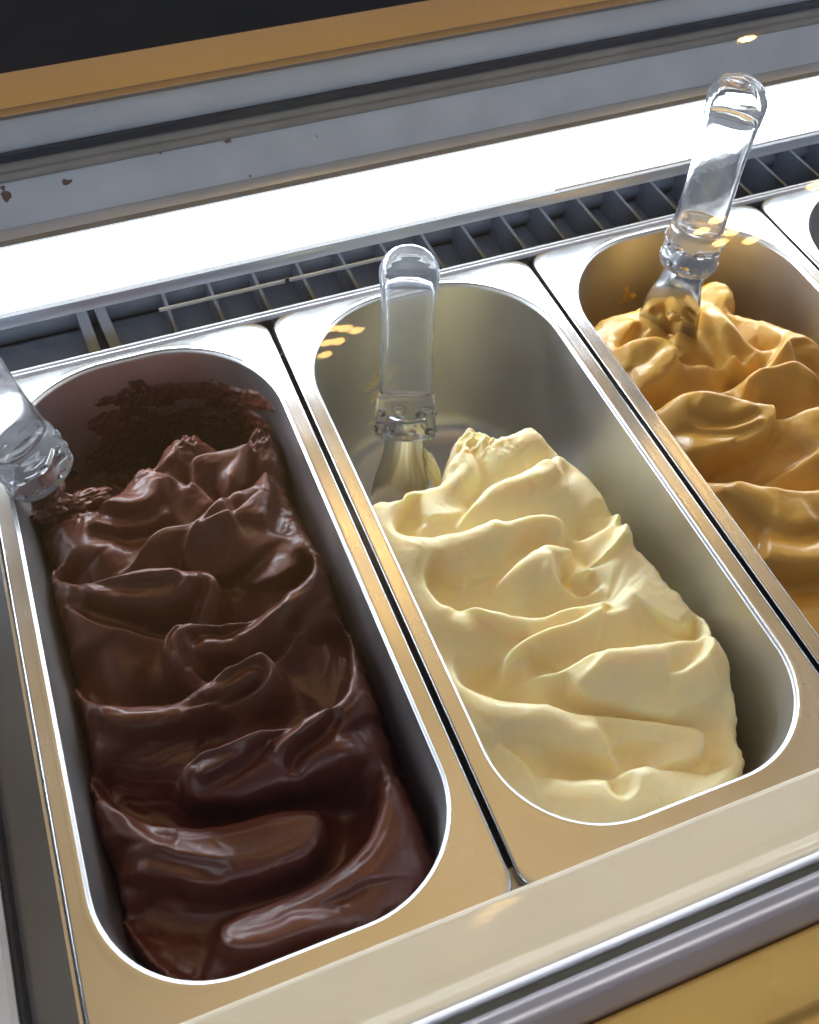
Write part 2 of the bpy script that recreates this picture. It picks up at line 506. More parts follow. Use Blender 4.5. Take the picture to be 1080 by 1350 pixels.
def wall_smear(name, mat, cx, parent, u0, u1, z0, z1, th, seed, thick=0.0012, sc=60):
    """ragged film of gelato left on the basin wall; u = index along the wall ring"""
    V = []; Fc = []; idm = {}
    m, k = 80, 56; nz = 110
    R = {}
    zs = np.linspace(z0, z1, nz)
    for j, z in enumerate(zs): R[j] = np.array(opening_ring(z, 0.0, 0.0, m, k))
    n = len(R[0]); a, b = int(u0 * n), int(u1 * n)
    U = np.arange(a, b)
    L = U * 0.00125
    UU, ZZ = np.meshgrid(L, zs)
    nf = fbm(UU * sc * 0.55 + ZZ * 14, ZZ * sc * 2.2, seed, 5)
    edge = np.minimum(np.clip((UU - L[0]) / 0.02, 0, 1), np.clip((L[-1] - UU) / 0.02, 0, 1)) * np.clip((zs[0] - ZZ) / 0.012, 0, 1)
    val = nf - th - (1 - edge) * 0.8
    for j in range(nz):
        nrm = None
        P = R[j]
        for ii, u in enumerate(U):
            if val[j, ii] > -0.03:
                p = P[u % n]; q = P[(u + 1) % n] - P[(u - 1) % n]; nv = np.array([-q[1], q[0], 0]); nv /= np.linalg.norm(nv) + 1e-12
                tck = thick * min(1.0, max(0.0, val[j, ii]) * 3.5) * (0.6 + vnoise(np.array(UU[j, ii] * 500), np.array(ZZ[j, ii] * 500), seed + 3)) - 0.0002
                idm[(j, ii)] = len(V); V.append(tuple(p + nv * tck))
    for (j, ii) in list(idm):
        t = [(j, ii), (j, ii + 1), (j + 1, ii + 1), (j + 1, ii)]
        if all(x in idm for x in t): Fc.append([idm[x] for x in t])
    o = mesh_obj(name, V, Fc, mat)
    if parent: o.parent = parent
    return o


# curve = (photo-traced points, jump, decay on high side, decay on low side, low side L/R, softness, end fades)
choc_curves = [
    ([(133, 742), (169, 722), (204, 695), (249, 678), (284, 655), (307, 649)], .009, .013, .014, 'L', .0012, (.3, .1)),
    ([(196, 607), (205, 620), (231, 624), (267, 633), (289, 651)], .006, .008, .008, 'L', .0008),
    ([(253, 640), (249, 615), (256, 600), (290, 592), (329, 583), (330, 600), (323, 626), (300, 634), (282, 640)], .006, .007, .006, 'L', .001),
    ([(289, 655), (325, 632), (351, 614), (361, 642), (357, 672), (350, 700)], .007, .009, .007, 'L', .0008),
    ([(320, 640), (280, 675), (245, 705), (240, 728), (262, 742), (300, 738), (340, 722), (380, 700)], .005, .010, .006, 'R', .001, (.3, .3)),
    ([(67, 722), (71, 749), (98, 767), (133, 764), (169, 755), (231, 747), (262, 742), (283, 748), (291, 770), (276, 802), (240, 822)], .012, .011, .013, 'L', .0008, (.1, .2)),
    ([(378, 718), (404, 720), (413, 739), (402, 763), (371, 784), (332, 800), (293, 809), (254, 819), (231, 823), (216, 841), (216, 868), (231, 887), (262, 895), (293, 885)], .013, .011, .014, 'R', .0008, (.1, .2)),
    ([(416, 731), (425, 755), (422, 778), (405, 803), (378, 825)], .004, .006, .010, 'L', .0015),
    ([(75, 845), (79, 868), (95, 891), (114, 914), (138, 926), (177, 922), (216, 914), (243, 905), (278, 891), (309, 876), (332, 864), (352, 863), (367, 878), (367, 899), (348, 918), (310, 938)], .012, .012, .013, 'L', .0008, (.1, .2)),
    ([(437, 792), (453, 817), (461, 856), (459, 903), (441, 926), (410, 940), (371, 955), (332, 967), (293, 979), (254, 994), (234, 1008), (231, 1028), (250, 1043), (282, 1043), (313, 1041), (352, 1028), (411, 1014), (469, 993), (500, 975)], .012, .012, .015, 'R', .0009, (.05, .08)),
    ([(104, 985), (111, 1008), (131, 1039), (158, 1059), (197, 1071), (251, 1074), (298, 1067), (352, 1053), (391, 1047), (420, 1050), (430, 1071), (422, 1098), (399, 1121), (368, 1135), (333, 1148), (274, 1160), (197, 1154), (138, 1150)], .0115, .014, .014, 'L', .0009, (.08, .08)),
    ([(500, 990), (497, 1039), (480, 1098), (432, 1137), (383, 1164), (337, 1179), (298, 1195), (284, 1207), (283, 1232), (298, 1249), (329, 1253), (383, 1242), (430, 1226), (480, 1205)], .010, .013, .016, 'R', .0012, (.1, .15)),
    ([(146, 1180), (158, 1207), (185, 1238), (216, 1265), (260, 1285)], .006, .008, .014, 'L', .002),
    # inner drag lines
    ([(255, 860), (252, 842), (268, 830), (300, 822), (340, 806), (380, 785)], .0045, .0045, .004, 'R', .0010),
    ([(250, 868), (262, 880), (290, 878), (330, 865), (372, 842), (405, 815)], .0045, .004, .004, 'L', .0010),
    ([(228, 872), (226, 848), (238, 834), (262, 829), (300, 819)], .003, .003, .003, 'R', .0008),
    ([(243, 882), (239, 860), (247, 843), (262, 836)], .0025, .0025, .0025, 'R', .0008),
    ([(280, 910), (300, 896), (330, 878), (350, 880), (352, 896), (320, 912), (280, 927), (230, 938)], .0040, .004, .0035, 'R', .0009),
    ([(268, 905), (300, 886), (330, 871), (347, 870)], .0022, .003, .003, 'R', .0009),
    ([(105, 788), (150, 800), (200, 802), (238, 792), (262, 770), (262, 755)], .0045, .005, .004, 'R', .0010),
    ([(120, 775), (170, 778), (215, 772), (245, 760)], .0028, .004, .004, 'R', .0010),
    ([(85, 800), (130, 818), (185, 822), (230, 815)], .0035, .005, .006, 'L', .0014),
    ([(250, 1022), (272, 1025), (305, 1010), (340, 985), (400, 950)], .0040, .004, .004, 'R', .0010),
    ([(245, 1010), (275, 1000), (320, 990), (360, 972)], .0025, .004, .004, 'R', .0010),
    ([(370, 1010), (392, 980), (425, 958), (445, 935)], .0050, .005, .005, 'R', .0013),
    ([(120, 940), (150, 965), (200, 962), (260, 945), (310, 930)], .0040, .006, .006, 'R', .0014),
    ([(135, 1040), (170, 1080), (205, 1108), (235, 1112)], .0035, .005, .005, 'L', .0014),
    ([(150, 1135), (200, 1128), (260, 1135), (310, 1140)], .0030, .005, .005, 'R', .0014),
    ([(120, 660), (150, 672), (185, 668), (215, 650), (222, 628)], .0045, .006, .006, 'R', .0010),
    ([(110, 690), (150, 690), (190, 680), (225, 660)], .0040, .006, .006, 'R', .0012),
    ([(262, 700), (290, 690), (325, 668), (350, 645)], .0035, .004, .004, 'L', .0009),
]
choc_outline = [(40, 690), (62, 728), (57, 748), (78, 831), (83, 868), (104, 940), (109, 1013), (124, 1090), (137, 1142), (150, 1194), (171, 1235), (215, 1285), (300, 1290), (420, 1255), (525, 1200), (572, 1150),
                (560, 1080), (532, 1020), (512, 960), (476, 860), (448, 790), (432, 740), (402, 680), (376, 620), (370, 570), (340, 545), (300, 575), (272, 570), (245, 562), (215, 575), (195, 605), (172, 620), (150, 640), (128, 655), (90, 650), (40, 645)]


def zb_choc(x, y): return -0.026 - 0.006 * np.clip((y + 0.11) / 0.07, 0, 1) - 0.010 * np.clip(np.abs(x) / 0.07, 0, 1) ** 3 - 0.006 * np.clip((-y - 0.27) / 0.07, 0, 1)


choc = build_gelato('chocolate_gelato', CHOC, CENTRES[0], zb_choc, choc_outline, choc_curves,
                    [(240, 585, .010, .006, 1.6, 0.6), (345, 560, .011, .006, 1.5, 0), (200, 660, .016, .003, 1.6, 0.4), (150, 660, .010, .003, 1, 0), (310, 690, .016, .004, 1.4, 0.4)],
                    -0.088, 11, edge_w=0.013, gain=1.95, streak=0.0008, wallslope=0.017, creases=[(248, 578, .010, .003), (345, 553, .012, .0045), (95, 660, .012, .0018), (180, 625, .008, .003)])
tag(choc, 'dark chocolate gelato swept into glossy folds, filling the left pan', 'gelato')

van_curves = [
    ([(577, 617), (584, 604), (597, 595), (613, 590), (625, 600), (629, 617), (617, 633), (597, 640)], .006, .009, .007, 'L', .0015),
    ([(560, 640), (537, 650), (526, 665), (520, 687), (527, 700), (543, 708), (563, 708), (583, 703), (610, 698), (633, 690), (653, 683), (670, 685), (687, 680), (707, 675), (730, 674), (744, 680), (747, 694), (733, 707), (713, 715)], .010, .011, .013, 'L', .0008, (.1, .12)),
    ([(600, 690), (610, 664), (633, 643), (660, 630), (687, 620), (707, 610), (735, 596), (760, 600)], .008, .014, .009, 'L', .0012, (.25, .15)),
    ([(800, 645), (811, 663), (803, 682), (780, 690), (747, 682)], .006, .009, .012, 'R', .0015, (.2, .25)),
    ([(585, 724), (565, 738), (562, 760), (577, 787), (597, 797), (633, 802), (673, 805), (707, 803), (733, 797), (760, 788), (787, 783), (803, 782), (816, 792)], .010, .011, .014, 'L', .0008, (.1, .1)),
    ([(643, 777), (660, 753), (687, 733), (713, 717), (740, 710), (758, 711), (758, 720), (743, 735), (747, 752), (770, 757)], .008, .011, .009, 'L', .0009, (.2, .15)),
    ([(767, 730), (787, 727), (810, 713), (823, 693), (826, 672)], .005, .007, .007, 'L', .0010, (.2, .2)),
    ([(730, 727), (733, 753), (753, 767), (783, 767), (803, 760)], .0035, .005, .005, 'L', .0012),
    ([(775, 760), (780, 742), (800, 728), (830, 712), (850, 700)], .003, .005, .005, 'R', .0012),
    ([(690, 866), (664, 886), (663, 866), (686, 843), (722, 828), (765, 815), (797, 800), (840, 790)], .008, .010, .010, 'L', .0014, (.15, .25)),
    ([(600, 798), (630, 815), (660, 826), (690, 830), (700, 842)], .003, .005, .006, 'R', .0014),
    ([(675, 887), (700, 882), (730, 879), (752, 872), (790, 857), (833, 851), (875, 845), (918, 836), (930, 821), (918, 803)], .010, .014, .014, 'L', .0008, (.15, .1)),
    ([(743, 881), (760, 906), (790, 916), (816, 921), (875, 931), (926, 924), (969, 898)], .009, .013, .014, 'R', .0010, (.12, .08)),
    ([(920, 800), (935, 835), (925, 868), (900, 888), (878, 890)], .004, .006, .006, 'R', .0012),
    ([(600, 860), (603, 880), (612, 899), (640, 911), (688, 924), (739, 928), (790, 930), (841, 933), (901, 938), (935, 945), (943, 960), (935, 979), (901, 996), (850, 1006)], .009, .013, .013, 'L', .0009, (.1, .12)),
    ([(786, 938), (799, 970), (816, 992), (835, 1002), (870, 1000)], .004, .007, .006, 'L', .0016, (.2, .2)),
    ([(658, 990), (662, 972), (700, 966), (730, 975), (752, 983), (799, 996), (833, 1001)], .006, .013, .012, 'R', .0022, (.15, .15)),
    ([(688, 1013), (764, 1021), (824, 1013), (854, 1007), (900, 1004), (943, 1004), (982, 985)], .007, .013, .013, 'L', .0012, (.15, .1)),
    ([(798, 1018), (806, 1042), (824, 1052), (836, 1040), (833, 1015)], .004, .006, .006, 'L', .0016, (.2, .2)),
    ([(700, 612), (722, 610), (735, 622), (720, 634), (697, 634)], .003, .005, .005, 'L', .0012),
]
van_outline = [(597, 600), (597, 580), (613, 560), (633, 565), (650, 575), (673, 568), (687, 560), (703, 557), (720, 570), (740, 587), (763, 610), (787, 633), (807, 657), (823, 687), (843, 717), (868, 745), (905, 785), (930, 812), (941, 845), (962, 868), (971, 894), (986, 949), (990, 979), (990, 1010), (950, 1060), (840, 1110), (740, 1110), (640, 1040), (560, 900), (470, 720), (470, 660), (520, 660), (540, 640), (577, 632), (585, 612)]


def zb_van(x, y): return -0.022 - 0.010 * np.clip((y + 0.16) / 0.09, 0, 1) - 0.006 * np.clip(np.abs(x) / 0.07, 0, 1) ** 3 - 0.003 * np.clip((-y - 0.27) / 0.07, 0, 1)


van = build_gelato('vanilla_gelato', VAN, CENTRES[1], zb_van, van_outline, van_curves,
                   [(700, 575, .012, .004, 1.5, -0.5), (625, 580, .012, .004, 1.2, 0.0), (730, 830, .02, .002, 2, 0)],
                   -0.128, 23, edge_w=0.009, streak=0.00022, creases=[(630, 575, .016, .003), (600, 590, .008, .003), (700, 560, .008, .002)])
tag(van, 'cream vanilla gelato in soft pale folds, filling the middle pan', 'gelato')

cara_curves = [
    ([(937, 392), (950, 404), (962, 425), (985, 443), (1010, 449), (1034, 446)], .009, .010, .012, 'L', .0008, (.4, .15)),
    ([(920, 400), (922, 420), (940, 440), (962, 462), (998, 480)], .008, .009, .010, 'R', .0010, (.15, .1)),
    ([(843, 420), (832, 436), (820, 452), (838, 450), (860, 440)], .004, .006, .006, 'L', .0012),
    ([(884, 455), (884, 440), (900, 424), (920, 418)], .005, .008, .007, 'L', .0014, (.2, .2)),
    ([(892, 458), (900, 464), (916, 468), (944, 468), (971, 466), (990, 476)], .006, .009, .009, 'L', .0010, (.15, .15)),
    ([(807, 459), (838, 453), (865, 449), (886, 456), (894, 473), (882, 493), (855, 507), (835, 512)], .008, .010, .010, 'L', .0012, (.1, .15)),
    ([(870, 526), (890, 522), (912, 519), (933, 509), (971, 497), (998, 483), (1022, 468), (1036, 452), (1030, 435)], .008, .010, .012, 'L', .0010, (.12, .15)),
    ([(850, 535), (872, 528), (897, 523), (927, 522), (957, 526), (991, 531), (1019, 536), (1022, 560), (998, 579), (950, 592), (916, 599), (880, 602)], .010, .012, .012, 'L', .0009, (.1, .1)),
    ([(1010, 534), (1053, 536), (1080, 533), (1110, 525)], .008, .012, .012, 'L', .0010),
    ([(985, 520), (979, 508), (990, 497), (1020, 488), (1050, 486), (1090, 500)], .005, .008, .007, 'L', .0012),
    ([(910, 605), (927, 620), (964, 630), (998, 637), (1032, 643), (1080, 642), (1130, 625)], .011, .014, .014, 'L', .0009, (.1, .1)),
    ([(985, 630), (1015, 618), (1045, 604), (1090, 582)], .006, .010, .009, 'L', .0012),
    ([(950, 647), (985, 671), (1019, 690), (1053, 699), (1085, 690)], .004, .008, .008, 'R', .0014),
    ([(1000, 738), (1032, 742), (1080, 744), (1130, 738)], .010, .016, .012, 'R', .0010),
    ([(905, 548), (920, 553), (950, 558), (980, 553), (995, 545)], .0025, .004, .004, 'R', .001),
    ([(893, 560), (930, 572), (970, 574), (1008, 562)], .002, .004, .004, 'R', .001),
    ([(1036, 452), (1050, 475), (1085, 505)], .005, .007, .008, 'L', .0012),
]
cara_outline = [(760, 440), (780, 412), (800, 400), (835, 395), (848, 386), (872, 384), (900, 378), (916, 371), (930, 364), (947, 361), (968, 372), (975, 388), (975, 401), (1002, 408), (1036, 422), (1063, 439), (1100, 465), (1160, 560), (1220, 680), (1260, 800), (1250, 950), (1000, 900), (900, 680), (800, 510)]


def zb_cara(x, y): return -0.013 - 0.005 * np.clip((y + 0.10) / 0.06, 0, 1) - 0.007 * np.clip(np.abs(x) / 0.07, 0, 1) ** 3


cara = build_gelato('caramel_gelato', CARA, CENTRES[2], zb_cara, cara_outline, cara_curves,
                    [(952, 392, .014, .004, 1.6, -0.9), (850, 475, .016, .003, 1.5, 0), (1060, 470, .014, .005, 1.2, 0), (960, 550, .014, .002, 2, 0)],
                    -0.080, 37, edge_w=0.010, streak=0.00015, zo=-0.014)
tag(cara, 'glossy caramel gelato heaped in thick folds, in the right pan', 'gelato')

s = wall_smear('wall_smear', CHOC, CENTRES[0], choc, 0.02, 0.30, -0.012, -0.10, -0.42, 5, 0.0022, 45)
s = wall_smear('wall_smear', VAN, CENTRES[1], van, 0.20, 0.30, -0.045, -0.10, 0.02, 9, 0.0010, 45)
s = wall_smear('wall_smear', CARA, CENTRES[2], cara, 0.02, 0.30, -0.030, -0.08, 0.05, 15, 0.0010, 45)


# ------------------------------------------------------------------ spatulas
def frame_from(axis, wide):
    a = np.array(axis, float); a /= np.linalg.norm(a); s_ = np.array(wide, float); s_ -= a * (s_ @ a); s_ /= np.linalg.norm(s_)
    return a, s_, np.cross(a, s_)


def tube(stations, n=40, cap=True, flip=False, power=2.2):
    """stations: (centre, axis-frame s, t, half a, half b)"""
    V = []; Fc = []
    for (c, s_, t_, a, b) in stations:
        for k in range(n):
            th = 2 * math.pi * k / n; cc, ss = math.cos(th), math.sin(th)
            e = 2 / power
            V.append(tuple(c + s_ * a * math.copysign(abs(cc) ** e, cc) + t_ * b * math.copysign(abs(ss) ** e, ss)))
    for j in range(len(stations) - 1):
        for k in range(n):
            q = (j * n + k, j * n + (k + 1) % n, (j + 1) * n + (k + 1) % n, (j + 1) * n + k)
            Fc.append(q[::-1] if flip else q)
    if cap:
        for j, rev in ((0, True), (len(stations) - 1, False)):
            V.append(tuple(stations[j][0])); ci = len(V) - 1
            for k in range(n):
                t = (j * n + k, j * n + (k + 1) % n, ci) if not rev else (j * n + (k + 1) % n, j * n + k, ci)
                Fc.append(t[::-1] if flip else t)
    return V, Fc


def make_spatula(base, top, wide, blade_end, label, bend=0.0, ws=1.0):
    base, top, be = (np.array(p, float) for p in (base, top, blade_end))
    L = np.linalg.norm(top - base); ax, s_, t_ = frame_from(top - base, wide)
    root = empty('gelato_spatula', tuple(base), label, 'spatula', 'gelato spatulas standing in the pans')
    def C(f): return base + ax * L * f + t_ * bend * math.sin(f * math.pi) + t_ * (-0.006) * max(0, f - .8) * 5 * max(0, f - .8) * 5
    # outer body: fraction, half width, half thickness
    prof = [(0.0, .0150, .0105), (0.006, .0172, .0125), (0.02, .0183, .0135), (0.08, .0184, .0136), (0.16, .0180, .0132), (0.215, .0176, .0128), (0.232, .0168, .0120), (0.25, .0163, .0116),
            (0.40, .0155, .0110), (0.55, .0152, .0106), (0.68, .0158, .0104), (0.78, .0168, .0106), (0.85, .0176, .0108), (0.88, .0174, .0106), (0.91, .0163, .0100), (0.94, .0144, .0089), (0.965, .0118, .0074), (0.985, .0082, .0053), (0.995, .0048, .0032), (1.0, .0012, .0010)]
    fr = np.array([p[0] for p in prof]); A = ws * np.array([p[1] for p in prof]); B = np.array([p[2] for p in prof])
    ff = sorted(set(list(np.linspace(0, 1, 64)) + list(fr)))
    st = [(C(f), s_, t_, np.interp(f, fr, A), np.interp(f, fr, B)) for f in ff]
    V, Fc = tube(st, 44)
    # hollow core, open cavity walls facing inwards
    core = [(0.235, .0140, .0092), (0.24, .0143, .0096), (0.40, .0140, .0094), (0.60, .0137, .0090), (0.72, .0140, .0086), (0.78, .0138, .0078), (0.82, .0118, .0060), (0.84, .0070, .0036), (0.845, .0010, .0006)]
    cf = np.array([p[0] for p in core]); CA = ws * np.array([p[1] for p in core]); CB = np.array([p[2] for p in core])
    st2 = [(C(f), s_, t_, np.interp(f, cf, CA), np.interp(f, cf, CB)) for f in sorted(set(list(np.linspace(.235, .845, 28)) + list(cf)))]
    V2, F2 = tube(st2, 36, flip=True)
    off = len(V); V += V2; Fc += [tuple(i + off for i in f) for f in F2]
    h = mesh_obj('handle', V, Fc, CLEAR)
    to_local(h, root)
    # grip dots embossed on the collar
    n = 0
    for row, f in enumerate((0.055, 0.145)):
        for k in range(9):
            th = 2 * math.pi * (k + 0.5 * row) / 9
            a, b = np.interp(f, fr, A), np.interp(f, fr, B)
            c = C(f) + s_ * a * math.cos(th) + t_ * b * math.sin(th)
            nrm = s_ * math.cos(th) / a + t_ * math.sin(th) / b; nrm /= np.linalg.norm(nrm); tg = np.cross(ax, nrm)
            vs = []; fs = []
            ra, rb, hh = 0.0036, 0.0022, 0.0011
            R_, K_ = 5, 14
            for i in range(R_):
                ph = math.pi / 2 * i / (R_ - 1) if i else 0
                rr = math.cos(math.pi / 2 * (1 - i / (R_ - 1))) if i else 0
                zz = hh * math.sqrt(max(0, 1 - rr * rr))
                for q in range(K_):
                    al = 2 * math.pi * q / K_; vs.append(tuple(c + tg * ra * rr * math.cos(al) + ax * rb * rr * math.sin(al) + nrm * (zz + 0.0001)))
            for i in range(R_ - 1):
                for q in range(K_): fs.append((i * K_ + q, i * K_ + (q + 1) % K_, (i + 1) * K_ + (q + 1) % K_, (i + 1) * K_ + q))
            fs.append([(R_ - 1) * K_ + q for q in range(K_)])
            d = mesh_obj('grip_dot', vs, fs, CLEAR); fix_normals(d); to_local(d, root); n += 1
    # steel blade: a tongue curved across its width, running down into the gelato
    dirb = be - base; LB = np.linalg.norm(dirb); ab, sb, tb = frame_from(-dirb, wide)
    V = []; Fc = []; nu, nv = 22, 16; th = 0.0007
    for lay in (0, 1):
        for i in range(nu + 1):
            f = -0.35 + 1.9 * i / nu
            hw = np.interp(f, [-.35, 0, .35, .8, 1.55], [.0095, .0115, .0125, .0165, .0200])
            c = base + dirb * f + tb * 0.010 * max(0, f - 0.2) ** 2
            for j in range(nv + 1):
                g = -1 + 2 * j / nv
                crv = 0.0062 * (1 - g * g) * np.interp(f, [-.35, .2, 1.55], [1.0, 1.0, .35])
                V.append(tuple(c + sb * hw * g - tb * (crv - 0.004) + tb * (th if lay else -th)))
    W = nv + 1; H0 = (nu + 1) * W
    for i in range(nu):
        for j in range(nv):
            a = i * W + j; Fc.append((a, a + 1, a + W + 1, a + W)); Fc.append((H0 + a, H0 + a + W, H0 + a + W + 1, H0 + a + 1))
    for i in range(nu):
        for j in (0, nv):
            a = i * W + j; Fc.append((a, a + W, H0 + a + W, H0 + a) if j == 0 else (a, H0 + a, H0 + a + W, a + W))
    for j in range(nv):
        for i in (0, nu):
            a = i * W + j; Fc.append((a, H0 + a, H0 + a + 1, a + 1) if i == 0 else (a, a + 1, H0 + a + 1, H0 + a))
    b = mesh_obj('blade', V, Fc, BLADE); fix_normals(b); to_local(b, root)
    return root


def px3(u, v, y): return at(u, v, y=y)


def tip(base, u, v, L, far):
    d = ray(u, v); d = d / np.linalg.norm(d); o = CAM - base; b = o @ d; c = o @ o - L * L; q = math.sqrt(max(0, b * b - c))
    return CAM + d * (-b + (q if far else -q))


b2_ = px3(534, 578, -0.073); b3_ = px3(905, 350, -0.070); b1_ = px3(58, 628, -0.075)
t2_, t3_, t1_ = tip(b2_, 541, 322, 0.112, False), tip(b3_, 985, 92, 0.118, False), tip(b1_, -110, 395, 0.124, False)
print('tips', t1_, t2_, t3_)
sp2 = make_spatula(b2_, t2_, (0.92, -0.39, 0), px3(528, 652, -0.088),
                   'clear handled spatula standing upright in the vanilla pan')
sp3 = make_spatula(b3_, t3_, (0.6, -0.8, 0), px3(880, 412, -0.078),
                   'clear handled spatula stuck in the caramel gelato, leaning back', ws=0.88)
sp1 = make_spatula(b1_, t1_, (0.75, 0.5, -0.3), px3(92, 668, -0.066),
                   'clear handled spatula in the chocolate gelato, cut off by the left edge')

# ------------------------------------------------------------------ display case
X0, X1 = -1.2, 2.2
case = empty('display_case', (0, 0, 0), 'gelato display case of pale metal round the pans, with curved glass', 'display case')


def rowz(v, z): p = at(540, v, z=z); return (p[1], p[2])
def rowy(v, y): p = at(540, v, y=y); return (p[1], p[2])


# light strip
G = rowz(292, 0.030); Fp = rowy(216, 0.024); Hh = rowy(312, G[0])
lamp = empty('light_strip', (0, G[0], G[1]), 'long white glowing light strip behind the row of pans', 'light strip')
extrude_x('diffuser', [G, Fp, (Fp[0] + 0.004, Fp[1]), (G[0] + 0.004, G[1])], X0, X1, LED, lamp)
G2 = rowy(298, G[0]); LEDE = emit_mat('dim_diffuser_edge', (0.80, 0.90, 1.0), 0.55)
extrude_x('diffuser_edge', [(G[0] - 0.0001, G[1] - 0.0001), (G[0] + 0.004, G[1] - 0.0001), (G[0] + 0.004, G2[1]), (G[0] - 0.0001, G2[1])], X0, X1, LEDE, lamp)
F3 = rowy(213, Fp[0])
extrude_x('diffuser_edge', [(Fp[0] - 0.0001, Fp[1] + 0.0001), (Fp[0] + 0.004, Fp[1] + 0.0001), (Fp[0] + 0.004, F3[1]), (Fp[0] - 0.0001, F3[1])], X0, X1, LEDE, lamp)
G = G2; Fp = F3
extrude_x('lower_lip', [(G[0] - 0.0006, G[1]), (G[0] + 0.006, G[1] - 0.0005), (G[0] + 0.006, Hh[1] + 0.0006), (G[0] - 0.0006, Hh[1])], X0, X1, FRAME_ALU, lamp, rnd=0.0006)
F2 = rowy(207, Fp[0] + 0.004)
extrude_x('upper_lip', [(Fp[0] - 0.0004, Fp[1] + 0.0002), (Fp[0] + 0.004, F2[1]), (Fp[0] + 0.02, F2[1]), (Fp[0] + 0.02, Fp[1] - 0.001), (Fp[0] + 0.0042, Fp[1] - 0.001)], X0, X1, SEAL, lamp, rnd=0.0004)
# sloping back panel
E1 = rowy(206, Fp[0] + 0.0045); E2 = rowy(193, 0.036); D1 = rowy(137, 0.050)
extrude_x('ledge', [E1, E2, (E2[0] + 0.012, E2[1]), (E2[0] + 0.012, E1[1] - 0.004), (E1[0], E1[1] - 0.004)], X0, X1, FRAME_ALU, case)
bp = extrude_x('back_panel', [(E2[0] + 0.0002, E2[1] + 0.0002), D1, (D1[0] + 0.01, D1[1]), (E2[0] + 0.02, E2[1] - 0.004)], X0, X1, GREY_PAINT, case, nx=4)
# rubber seal: two round beads
def bead(name, v0, v1, ydist, mat, parent):
    a = rowy(v0, ydist); b = rowy(v1, ydist); c = ((a[0] + b[0]) / 2, (a[1] + b[1]) / 2); r = abs(a[1] - b[1]) / 2
    return extrude_x(name, [(c[0] + 0.0 + r * math.cos(t * math.pi / 8), c[1] + r * math.sin(t * math.pi / 8)) for t in range(16)], X0, X1, mat, parent, smooth=True)
bead('seal_bead', 136, 124, 0.0515, SEAL, case); bead('seal_bead', 125, 111, 0.0535, SEAL, case)
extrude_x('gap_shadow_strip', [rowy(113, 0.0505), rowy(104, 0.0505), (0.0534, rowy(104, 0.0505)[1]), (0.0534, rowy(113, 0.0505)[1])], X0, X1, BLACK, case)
C1 = rowy(106, 0.0535); B1 = rowy(61, 0.0590); B2 = rowy(57, 0.0610)
extrude_x('glass_frame', [C1, B1, (0.0625, B1[1] - 0.001), (0.0625, C1[1] - 0.012), (0.0575, C1[1] - 0.003)], X0, X1, FRAME_ALU, case, rnd=0.0012)
extrude_x('frame_gasket', [(B1[0] + 0.0004, B1[1] + 0.0001), B2, (0.0635, B2[1] - 0.002), (0.0635, B1[1] - 0.01), (B1[0] + 0.0012, B1[1] - 0.01)], X0, X1, OLIVE, case)
# golden counter beyond and the dark shop behind it
zc = 0.085
yA = rowz(3, zc)[0]
tag(extrude_x('counter_top', [(0.0645, zc), (yA, zc), (yA + 0.0, zc - 0.03), (0.0645, zc - 0.03)], X0, X1, GOLD, None, rnd=0.002), kind='structure')
tag(box('floor', (-6, -5, -0.9), (9, 7, -0.88), DARK, None, 0), kind='structure')
dk = empty('dark_cabinet', (0, 0.5, -0.3), 'black glossy cabinet in the dark beyond the yellow counter', 'cabinet')
box('cabinet_front', (X0, yA + 0.05, -0.5), (X1, yA + 0.10, 0.0), BLACK, dk)
for k in range(9):  # lighter strips put faint vertical reflections on the black front as colour
    xx = -0.35 + 0.13 * k
    extr = box('reflection_strip', (xx, yA + 0.03, -0.45), (xx + 0.012 + 0.02 * (k % 3), yA + 0.0495, -0.002), simple('faint_reflection', (0.13, 0.115, 0.11), 0.3, 0, .3, 8) if k == 0 else bpy.data.materials['faint_reflection'], dk)

# stains on the back panel
def stain(u, v, r, asp, seed):
    # point on the sloping panel plane: intersect along the view of the panel mid line
    p0 = np.array([0, E2[0], E2[1]]); e = np.array([0, D1[0] - E2[0], D1[1] - E2[1]]); nrm = np.cross([1, 0, 0], e); nrm /= np.linalg.norm(nrm)
    if nrm[1] > 0: nrm = -nrm
    d = ray(u, v); t = ((p0 - CAM) @ nrm) / (d @ nrm); c = CAM + t * d; e = e / np.linalg.norm(e)
    rnd = random.Random(seed); vs = [tuple(c + nrm * r * 0.25)]; n = 14
    for k in range(n):
        a = 2 * math.pi * k / n; rr = r * (0.6 + 0.6 * rnd.random()); vs.append(tuple(c + np.array([1, 0, 0]) * rr * asp * math.cos(a) + e * rr * math.sin(a) + nrm * 0.00012))
    o = mesh_obj('food_stain', vs, [(0, 1 + k, 1 + (k + 1) % n) for k in range(n)], RUST); to_local(o, case)
for i, a in enumerate([(8, 258, .0032, .8), (4, 248, .0014, 1), (88, 240, .0018, 1.5), (300, 186, .0011, 2.4), (212, 202, .0008, 1), (418, 180, .0007, .5), (330, 232, .0007, 1), (440, 226, .0008, 1.4), (250, 190, .0006, 1.8)]): stain(*a, i)

